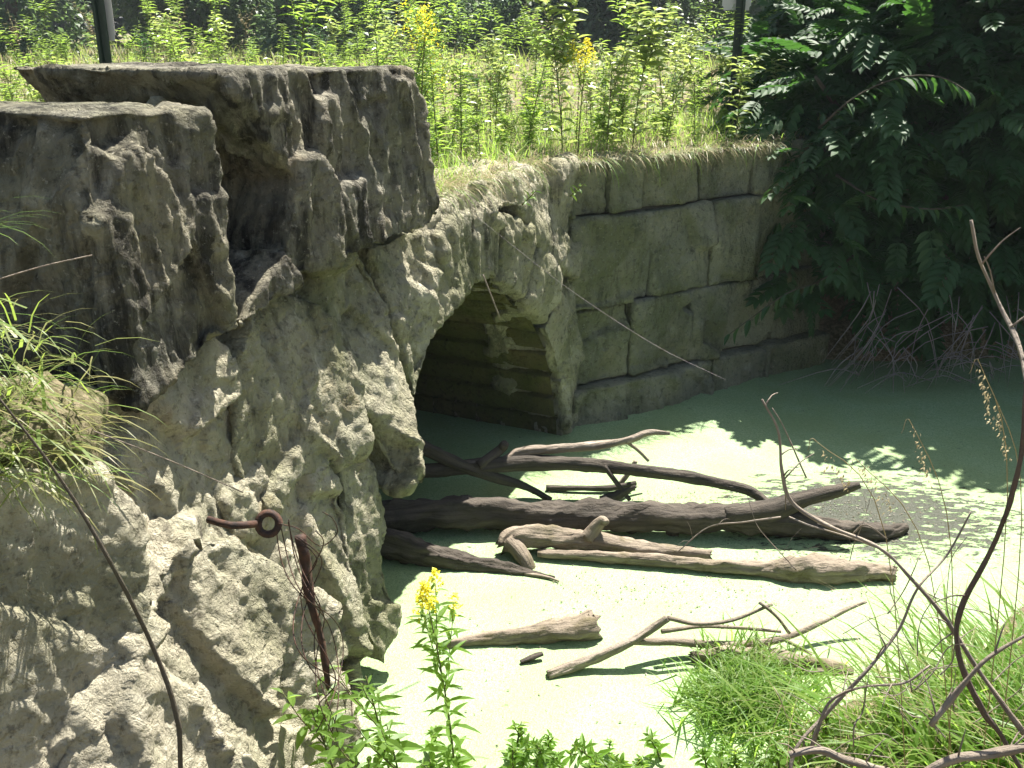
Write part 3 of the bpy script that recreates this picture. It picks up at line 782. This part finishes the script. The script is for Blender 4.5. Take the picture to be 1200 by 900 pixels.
# sprigs on the arch crest
for u, v, dn, lb in ((612, 240, .05, 'bright sprig growing from the arch crest'), (668, 230, .05, 'small sprig at the corner of arch wall and wing wall')):
    o = plant(lb, .16, 9, .08, LEAF, 'weed', cat='sprig', name='sprig'); p = at_wall(u, v, dn); o.location = p; o.rotation_euler = (R(30), R(40), 0)

# grass tuft on the ledge at left
P = []; D = []
cl = [(random.uniform(-50, 105), random.uniform(385, 565)) for _ in range(34)]
for i in range(560):
    u, v = random.choice(cl); u += random.gauss(0, 15); v += random.gauss(5, 15)
    p = at_wall(u, v, .30 + random.uniform(-.25, .15)); P.append(tuple(p))
    D.append((random.gauss(.5, .7), random.gauss(-.25, .5), random.uniform(-.2, 1.)))
o = scatter('grass_tuft', BL[1], P, D, rng.uniform(.08, .28, len(P)), M['mound'], wscale=rng.uniform(.7, 1.8, len(P))); tag(o, 'shaggy green and straw grass tuft hanging over the left stones', 'grass tuft')
me = None
loose('earth_mound', at_wall(15, 530, .12), (.26, .26, .2), 8, 'brown earth mound under the shaggy grass at the left', 'soil', 'earth')
P = []; D = []
for i in range(14): P.append(tuple(at_y(-22, 262 + random.uniform(-10, 20), 2.2))); D.append((random.uniform(.4, 1), random.gauss(0, .3), random.uniform(.0, 1.1)))
o = scatter('grass_tuft', BL[1], P, D, rng.uniform(.1, .2, len(P)), M['grass'], wscale=rng.uniform(.6, 1, len(P))); tag(o, 'small bright grass sprig at the left edge beside the lower cap stone', 'grass tuft')

# near bank grasses
shore = lambda x, y: (2.95 + .38 * x + .065 * x * x) - y
P = zone_pts(8000, -.9, 3.6, 1.6, 5.6, lambda x, y: shore(x, y) > -.02 and shore(x, y) < 2.2, lambda x, y: .35 + max(0, noise.noise(Vector((x * 3, y * 3, 0)))))
o = grass_obj('grass', P, .03, .11, M['grass'], BL[0], .5, 1.4); tag(o, 'low grass on the near bank', 'grass', kind='stuff')
P = [at_z(random.gauss(876, 34), random.gauss(815, 24), .02) for i in range(1500)]
P = [(p.x, p.y, max(0, float(hgt(p.x, p.y)))) for p in P]
o = grass_obj('grass_tuft', P, .10, .28, M['grass'], BL[1], .45, 1.6); tag(o, 'bright green grass tuft at the pond edge in front of the mossy log', 'grass tuft')
P = []
for i in range(1300):
    x = random.gauss(2.08, .33); y = random.gauss(3.0, .35); P.append((x, y, float(hgt(x, y))))
o = grass_obj('grass_tuft', P, .35, .75, M['grass'], BL[1], .3, 1.7, bias=(-.12, 0, 0)); tag(o, 'tall arching grass clump on the right bank behind the bare branches', 'grass tuft')
P = []
for i in range(420):
    x = random.gauss(1.9, .35); y = random.gauss(3.0, .35); P.append((x, y, float(hgt(x, y))))
o = grass_obj('grass_tuft', P, .4, .85, M['drygrass'], BL[1], .35, .3, bias=(-.1, 0, 0)); tag(o, 'dry brown stalks mixed through the tall right bank grass', 'dry grass')
# broad leaves along the bottom
pb = plant('low broad leaved weed on the near bank at the bottom of the picture', .16, 16, .085, LEAF, 'weed', cat='weed', name='bank_weed', branch=2, group='low weeds on the near bank')
for i in range(90):
    u = random.uniform(500, 1060); v = random.gauss(895, 22) - 14 * math.sin(u * .021); p = at_z(u, v, .12)
    c_ = pb if i == 0 else copy_tree(pb); z = max(0, float(hgt(p.x, p.y)))
    c_.location = (p.x, p.y, z); c_.rotation_euler = (random.gauss(0, .3), random.gauss(0, .3), random.uniform(0, 6.28)); c_.scale = (random.uniform(.35, 1.15),) * 3

# ---------------------------------------------------------------- foreground bare shrub
def tw(pts, y0=2.1): return [at_y(u, v, y) for u, v, y in pts]
root = empty('bare_shrub', (1.1, 2.0, .7), label='bare leafless shrub with crooked branches on the right bank in front', cat='shrub')
def br(pts, r0, r1, m, nm='branch', side=0):
    P = tw(pts)
    if pts[-1][1] >= 950: P.append(Vector((P[-1].x + .03, P[-1].y, float(hgt(P[-1].x, P[-1].y)) - .05)))
    n = len(P); rr = [r0 + (r1 - r0) * i / (n - 1) for i in range(n)]
    tb = TB(); rr = [q_ * .8 for q_ in rr]; tb.tube(P, rr, 8, .5, 6, seed=r0 * 900 + n)
    for i in range(side):
        k = random.randrange(1, n); q = P[k - 1].lerp(P[k], random.random())
        d = Vector((random.gauss(0, 1), random.gauss(0, .4), random.gauss(.3, 1))).normalized() * random.uniform(.04, .12)
        w_ = min(.0026, r1 * .6); tb.tube([q, q + d * .5 + Vector((0, 0, .01)), q + d], [w_, w_ * .7, w_ * .35], 5, 0, 2)
    tb.build(nm, M[m], root)
br([(1205, 430, 1.9), (1196, 540, 1.9), (1168, 630, 1.95), (1126, 715, 2.0), (1124, 770, 2.0), (1150, 830, 2.0), (1178, 870, 2.0), (1215, 960, 2.0)], .006, .0095, 'darktwig', side=3)
br([(1138, 258, 2.2), (1146, 300, 2.2), (1166, 345, 2.2), (1192, 400, 2.1), (1204, 450, 2.0)], .004, .007, 'twig', side=4)
br([(893, 468, 2.3), (912, 505, 2.3), (916, 550, 2.3), (928, 588, 2.3), (968, 615, 2.25), (1030, 642, 2.2), (1072, 682, 2.15), (1108, 725, 2.1), (1150, 790, 2.05), (1200, 860, 2.0)], .0035, .008, 'twig', side=8)
br([(1138, 600, 2.2), (1110, 650, 2.2), (1075, 690, 2.15), (1052, 740, 2.15), (1012, 790, 2.1), (965, 840, 2.1), (930, 885, 2.05), (925, 960, 2.0)], .003, .007, 'twig', side=8)
br([(915, 606, 2.3), (870, 612, 2.3), (830, 618, 2.3), (795, 646, 2.3)], .0035, .0015, 'twig', side=3)
br([(1030, 642, 2.2), (990, 628, 2.25), (950, 616, 2.25), (925, 606, 2.3)], .003, .003, 'twig')
br([(1000, 625, 2.25), (1015, 615, 2.2), (1040, 632, 2.2)], .003, .002, 'twig')
br([(925, 885, 1.9), (960, 878, 1.9), (990, 890, 1.9), (1040, 905, 1.9)], .010, .012, 'twig', side=3)
br([(1220, 872, 1.8), (1160, 884, 1.8), (1120, 888, 1.8), (1080, 905, 1.8)], .014, .009, 'twig', side=3)
br([(950, 880, 2.0), (960, 850, 2.0), (975, 820, 2.0), (1010, 805, 2.0), (1060, 800, 2.0), (1090, 780, 2.0)], .006, .003, 'twig', side=6)
br([(1090, 850, 1.9), (1130, 800, 1.9), (1160, 770, 1.9), (1210, 740, 1.9)], .008, .005, 'twig', side=3)
br([(945, 560, 2.4), (918, 500, 2.4), (905, 478, 2.4)], .0025, .0012, 'twig')
random.seed(31)
for i in range(26):
    u, v = random.uniform(930, 1190), random.uniform(640, 890); y_ = random.uniform(1.95, 2.5); a = random.uniform(-.4, 3.4)
    pts = [(u, v, y_)]
    for k in range(4): a += random.gauss(0, .35); L_ = random.uniform(14, 34); u += math.cos(a) * L_; v -= math.sin(a) * L_; pts.append((u, v, y_ + random.gauss(0, .02)))
    br(pts, random.uniform(.0016, .003), .0008, 'twig', 'twig', 2)
# a long bare stem leaning on the near wall at left
s1 = TB().tube(tw([(-10, 455, 1.75), (70, 560, 1.8), (130, 660, 1.8), (180, 760, 1.85), (207, 840, 1.85), (212, 920, 1.85), (220, 1300, 1.85)]), [.002, .003, .0045, .005, .006, .006, .007], 8, .1, 4).build('bare_branch', M['bark']); tag(s1, 'long bare brown stem arching in front of the left stones', 'branch')
for i, (pp, r, lb) in enumerate((([(-10, 330, 1.9), (50, 312, 1.95), (108, 299, 2.)], .0016, 'single pale straw in front of the lower cap stone'), ([(110, 505, 1.9), (200, 540, 1.95), (285, 577, 2.)], .0014, 'long pale straw below the shaggy grass tuft'), ([(850, 445, 3.0), (760, 400, 3.5), (655, 330, 4.5), (560, 255, 5.2)], .0006, 'long pale strand stretched in front of the arch and wing wall'), ([(566, 322, 4.8), (575, 345, 4.8), (586, 373, 4.8)], .004, 'short pale straw dangling at the top of the arch'))):
    o = TB().tube(tw(pp), [r] * len(pp), 5, .1, 4).build('straw', M['palepurple'] if i == 2 else M['twig']); tag(o, lb, 'straw')
# seeding grass heads, right
for i, (u0, v0, u1, v1) in enumerate(((1175, 700, 1150, 430), (1190, 720, 1168, 470), (1130, 760, 1070, 500), (1100, 700, 960, 520), (1150, 740, 1010, 545))):
    y = 2.5; a, b = at_y(u0, v0 + 120, y), at_y(u1, v1, y); mid = a.lerp(b, .6) + Vector((.04, 0, .05))
    a.z = float(hgt(a.x, a.y)); rt = empty('seed_grass', tuple(a), label='drooping grass stalk with pale seed head on the right bank, number %s from the right' % ('one', 'two', 'three', 'four', 'five')[[1, 0, 2, 4, 3][i]], cat='grass stalk', group='seeding grass stalks on the right bank')
    tb = TB().tube([a, mid, b, b + Vector((-.03, 0, -.02))], [.002, .0015, .001, .0008], 5, 0, 5).build('stem', M['drygrass'], rt)
    Pp = []; Dd = []
    for k in range(46):
        f = random.random(); q = mid.lerp(b, .55 + .45 * f) + Vector((random.gauss(0, .006), random.gauss(0, .006), random.gauss(-.004, .008))); Pp.append(tuple(q)); Dd.append((random.gauss(-.3, .4), random.gauss(0, .3), random.uniform(-1, -.2)))
    scatter('seed_head', SIMPLE, Pp, Dd, rng.uniform(.008, .016, len(Pp)), M['drygrass'], rt)

def post(u, y, w, sign_u, sign_v, sw, label):
    p = at_y(u, 60, y); gz = topz(p.x, p.y)
    root = empty('sign_post', (p.x, p.y, gz), label=label, cat='sign post')
    bm = bmesh.new()
    pr = [(-w / 2, 0), (-w / 2, .006), (-w * .22, .006), (-w * .16, .03), (w * .16, .03), (w * .22, .006), (w / 2, .006), (w / 2, 0), (w * .26, 0), (w * .2, .024), (-w * .2, .024), (-w * .26, 0)]
    a = [bm.verts.new((p.x + x, p.y + yy, gz - .2)) for x, yy in pr]; b = [bm.verts.new((p.x + x, p.y + yy, gz + 2.4)) for x, yy in pr]
    n = len(a); bm.faces.new(a[::-1]); bm.faces.new(b)
    for i in range(n): bm.faces.new((a[i], a[(i + 1) % n], b[(i + 1) % n], b[i]))
    me = bpy.data.meshes.new('post'); bm.to_mesh(me); bm.free(); link('post', me, M['post'], root)
    q = at_y(sign_u, sign_v, y)
    bm = bmesh.new(); bmesh.ops.create_cube(bm, size=1)
    bmesh.ops.bevel(bm, geom=[e for e in bm.edges if abs(e.verts[0].co.y - e.verts[1].co.y) > .5], offset=.06, segments=3, affect='EDGES')
    for v_ in bm.verts: v_.co = Vector((q.x + v_.co.x * sw, p.y + .045 + v_.co.y * .003, q.z + .3 + v_.co.z * .6))
    me = bpy.data.meshes.new('panel'); bm.to_mesh(me); bm.free(); link('sign_panel', me, M['sign'], root)
post(122, 7.0, .085, 122, 48, .13, 'dark steel post with narrow pale sign back at the left beyond the cap stones')
post(864, 9.4, .085, 864, 12, .26, 'dark green steel post with wider white sign back above the far wing wall')

# ---------------------------------------------------------------- right-hand dark shrubs
def big_shrub(label, base, blobs, nleaf, ls, trunks, m='shrub', name='leafy_shrub', cat='shrub', tm=PINN, seed=1, out=.9):
    root = empty(name, tuple(base), label=label, cat=cat)
    tb = TB()
    for t0 in trunks:
        tb.tube([Vector(q) for q in t0[0]], t0[1], 9, .15, 4)
    tb.build('trunk', M['bark'], root)
    P = []; D = []
    tot = sum(b[1][0] * b[1][1] * b[1][2] for b in blobs)
    for (c, r) in blobs:
        k = int(nleaf * r[0] * r[1] * r[2] / tot)
        for i in range(k):
            d = Vector((random.gauss(0, 1), random.gauss(0, 1), random.gauss(0, 1))).normalized()
            f = random.uniform(.55, 1.0) * (1 + .25 * noise.noise(d * 2.3 + Vector(c)))
            q = Vector(c) + Vector((d.x * r[0], d.y * r[1], d.z * r[2])) * f
            if q.z < float(hgt(q.x, q.y)) + .05 or q.z < .15: continue
            if q.y < 11 and noise.noise(q * 1.6 + Vector((seed, 0, 0))) < (-.28 if q.z < 2.6 else -.12): continue
            P.append(tuple(q)); D.append((d.x * out + random.gauss(0, .5), d.y * out + random.gauss(0, .5), d.z * .5 - .15 + random.gauss(0, .35)))
    n = len(P)
    scatter('crown', tm, P, D, rng.uniform(ls * .7, ls * 1.25, n), M[m], root, roll=rng.uniform(-.5, .5, n))
    return root
big_shrub('large dark shrub of feathery leaves overhanging the far right of the pond', (3.9, 9.6, .8),
    [((3.6, 9.4, 2.2), (1.5, 1.4, 1.3)), ((5.0, 9.2, 2.6), (1.5, 1.5, 1.7)), ((3.9, 9.2, 1.2), (1.4, 1.0, .8)), ((4.9, 9.7, 3.7), (1.6, 1.4, 1.1)), ((2.85, 9.3, 1.7), (.65, .8, .9)), ((2.85, 9.6, 2.4), (.7, .7, .7)), ((3.1, 10.8, 2.6), (.8, .8, .8)), ((2.6, 8.55, 1.45), (.5, .45, .85))], 4600, .40,
    [([(3.9, 9.6, .6), (4.0, 9.6, 1.6), (3.7, 9.4, 3.0), (3.5, 9.2, 4.2)], [.10, .08, .06, .03]), ([(4.0, 9.6, 1.0), (4.5, 9.4, 2.0), (5.2, 9.2, 3.2)], [.07, .05, .02]), ([(3.9, 9.6, 1.2), (3.2, 9.2, 2.0), (2.6, 8.8, 2.6)], [.05, .035, .015])], seed=2)
big_shrub('dark leafy tree standing behind the overhanging shrub at the right edge', (5.6, 11.5, 1.5),
    [((5.2, 11.6, 3.2), (2.4, 1.6, 2.6)), ((7.3, 10.8, 3.2), (2.2, 2.2, 3.0)), ((5.6, 11.4, 5.0), (1.8, 1.6, 1.2))], 3400, .60,
    [([(5.6, 11.5, 1.2), (5.6, 11.5, 3), (5.3, 11.3, 5), (5.2, 11.2, 6)], [.16, .13, .09, .04]), ([(5.6, 11.5, 2.2), (6.6, 11, 3.6), (7.4, 10.6, 4.6)], [.09, .06, .03])], name='leafy_tree', cat='tree', seed=5)
# sprays: arching fronds that stand out of the dark mass
def spray(name, label, pts, n, ls, yy):
    P = [at_y(u, v, y) for u, v, y in pts]
    root = empty(name, tuple(P[0]), label=label, cat='branch')
    TB().tube(P, [.012] + [.006] * (len(P) - 2) + [.003], 6, 0, 4).build('stem', M['bark'], root)
    Q = []; D = []
    for i in range(n):
        f = (i + .5) / n * (len(P) - 1); k = min(int(f), len(P) - 2); q = P[k].lerp(P[k + 1], f - k); ax_ = (P[k + 1] - P[k]).normalized()
        sd = Vector((0, -1, 0)) if i % 2 else Vector((.3, 1, 0)); Q.append(tuple(q)); D.append(tuple(ax_ * .6 + sd * .5 + Vector((random.gauss(0, .2), 0, random.uniform(-.7, -.1)))))
    scatter('foliage', LEAF, Q, D, rng.uniform(ls * .8, ls * 1.2, len(Q)), M['shrub'], root)
spray('leafy_branch', 'arching leafy branch at the top of the dark shrub', [(960, 150, 8.4), (1000, 115, 8.1), (1050, 92, 7.9), (1100, 90, 7.8), (1136, 108, 7.7)], 26, .16, 0)
spray('leafy_branch', 'leafy branch drooping across the middle of the dark shrub', [(980, 205, 8.2), (1030, 235, 7.9), (1090, 245, 7.8), (1130, 240, 7.8)], 18, .16, 0)
spray('leafy_branch', 'lowest leafy branch of the shrub reaching left toward the wing wall', [(1000, 300, 8.2), (960, 330, 8.0), (920, 345, 7.9), (850, 395, 7.8)], 18, .14, 0)
# dead twigs tangle at the shore
tb = TB()
for i in range(70):
    u = random.uniform(1000, 1200); p = at_y(u, random.uniform(330, 450), 8.0); q = at_y(u + random.gauss(-30, 45), random.uniform(420, 462), random.uniform(7.8, 8.3)); q.z = max(q.z, .02)
    m_ = p.lerp(q, .5) + Vector((random.gauss(0, .07), 0, random.uniform(.02, .16)))
    tb.tube([p, m_, q], [.004, .004, .002], 5, 0, 3)
tag(tb.build('brush_pile', M['palepurple']), 'tangle of dead grey twigs hanging to the water under the dark shrub', 'brush')

# ---------------------------------------------------------------- far trees
def far_tree(nm, label, x, y, h, rw, seed):
    gz = float(hgt(x, y)) - .1; random.seed(seed)
    blobs = []
    for i in range(9):
        a = random.uniform(0, 6.28); rr = random.uniform(.2, .75) * rw
        blobs.append(((x + math.cos(a) * rr, y + math.sin(a) * rr, gz + h * random.uniform(.02, .75)), (rw * random.uniform(.4, .6),) * 2 + (h * random.uniform(.13, .22),)))
    return big_shrub(label, (x, y, gz), blobs, 14000, .30, [([(x, y, gz), (x, y, gz + h * .4), (x + .2, y, gz + h * .8)], [.2, .15, .05])], m='tree', name=nm, cat='tree', tm=SIMPLE, seed=seed, out=.6)
ords = ['leftmost', 'second', 'third', 'fourth', 'fifth', 'sixth', 'seventh', 'eighth', 'ninth', 'tenth', 'eleventh', 'twelfth']
for i in range(12):
    x = -24 + i * 4.1 + random.uniform(-.8, .8); y = 35 + random.uniform(-3, 6)
    random.seed(900 + i)
    far_tree('broadleaf_tree', ('hazy green tree beyond the field, %s from the left' % ords[i]) if i else 'leftmost hazy green tree beyond the field', x, y, random.uniform(8, 11), random.uniform(2.8, 3.8), 50 + i)
# wooded rise behind everything
P = []; D = []
for i in range(60000):
    x = random.uniform(-60, 60); y = random.uniform(52, 66); z = 2 + random.random() ** .8 * (10 + 2 * noise.noise(Vector((x * .2, y * .2, 0))))
    P.append((x, y, z)); D.append((random.gauss(0, 1), random.gauss(0, 1), random.gauss(0, .7)))
o = scatter('wood', SIMPLE, P, D, rng.uniform(.8, 1.4, len(P)), M['tree']); tag(o, 'far off wood closing the view behind the field', 'wood', kind='stuff')

# ---------------------------------------------------------------- light
EL, AZ = R(61), R(26)
w = bpy.data.worlds.new('World'); scn.world = w; w.use_nodes = True
nt = w.node_tree; bg = nt.nodes['Background']; sky = nt.nodes.new('ShaderNodeTexSky'); sky.sky_type = 'NISHITA'; sky.sun_disc = False
sky.sun_elevation = EL; sky.sun_rotation = AZ; sky.air_density = 1.2; sky.dust_density = 2
nt.links.new(sky.outputs[0], bg.inputs[0]); bg.inputs[1].default_value = .05
sun = bpy.data.lights.new('sun', 'SUN'); sun.energy = 5; sun.angle = R(.5); sun.color = (1, .955, .87)
so = bpy.data.objects.new('sun', sun); C.objects.link(so)
sv = Vector((math.sin(AZ) * math.cos(EL), math.cos(AZ) * math.cos(EL), math.sin(EL)))
so.rotation_euler = sv.to_track_quat('Z', 'Y').to_euler(); so.location = sv * 30
# thin air
HAZE = .0006
if HAZE:
    t, nt2 = mat('haze'); pv = nt2.nodes.new('ShaderNodeVolumePrincipled'); pv.inputs['Density'].default_value = HAZE
    pv.inputs['Color'].default_value = (.80, .88, 1, 1); pv.inputs['Anisotropy'].default_value = .2
    oo = nt2.nodes.new('ShaderNodeOutputMaterial'); nt2.links.new(pv.outputs[0], oo.inputs['Volume'])
    bm = bmesh.new(); bmesh.ops.create_cube(bm, size=1)
    for v_ in bm.verts: v_.co = Vector((v_.co.x * 1200, v_.co.y * 1200, 8.25 + v_.co.z * 19.5))
    me = bpy.data.meshes.new('haze'); bm.to_mesh(me); bm.free(); o = link('haze', me, t); tag(o, kind='stuff')
vs_ = scn.view_settings; vs_.view_transform = 'Standard'; vs_.look = 'None'; vs_.gamma = 1; vs_.exposure = 1.72; vs_.use_curve_mapping = False
scn.render.engine = 'CYCLES'
scn.cycles.max_bounces = 6; scn.cycles.volume_bounces = 0; scn.cycles.transparent_max_bounces = 4
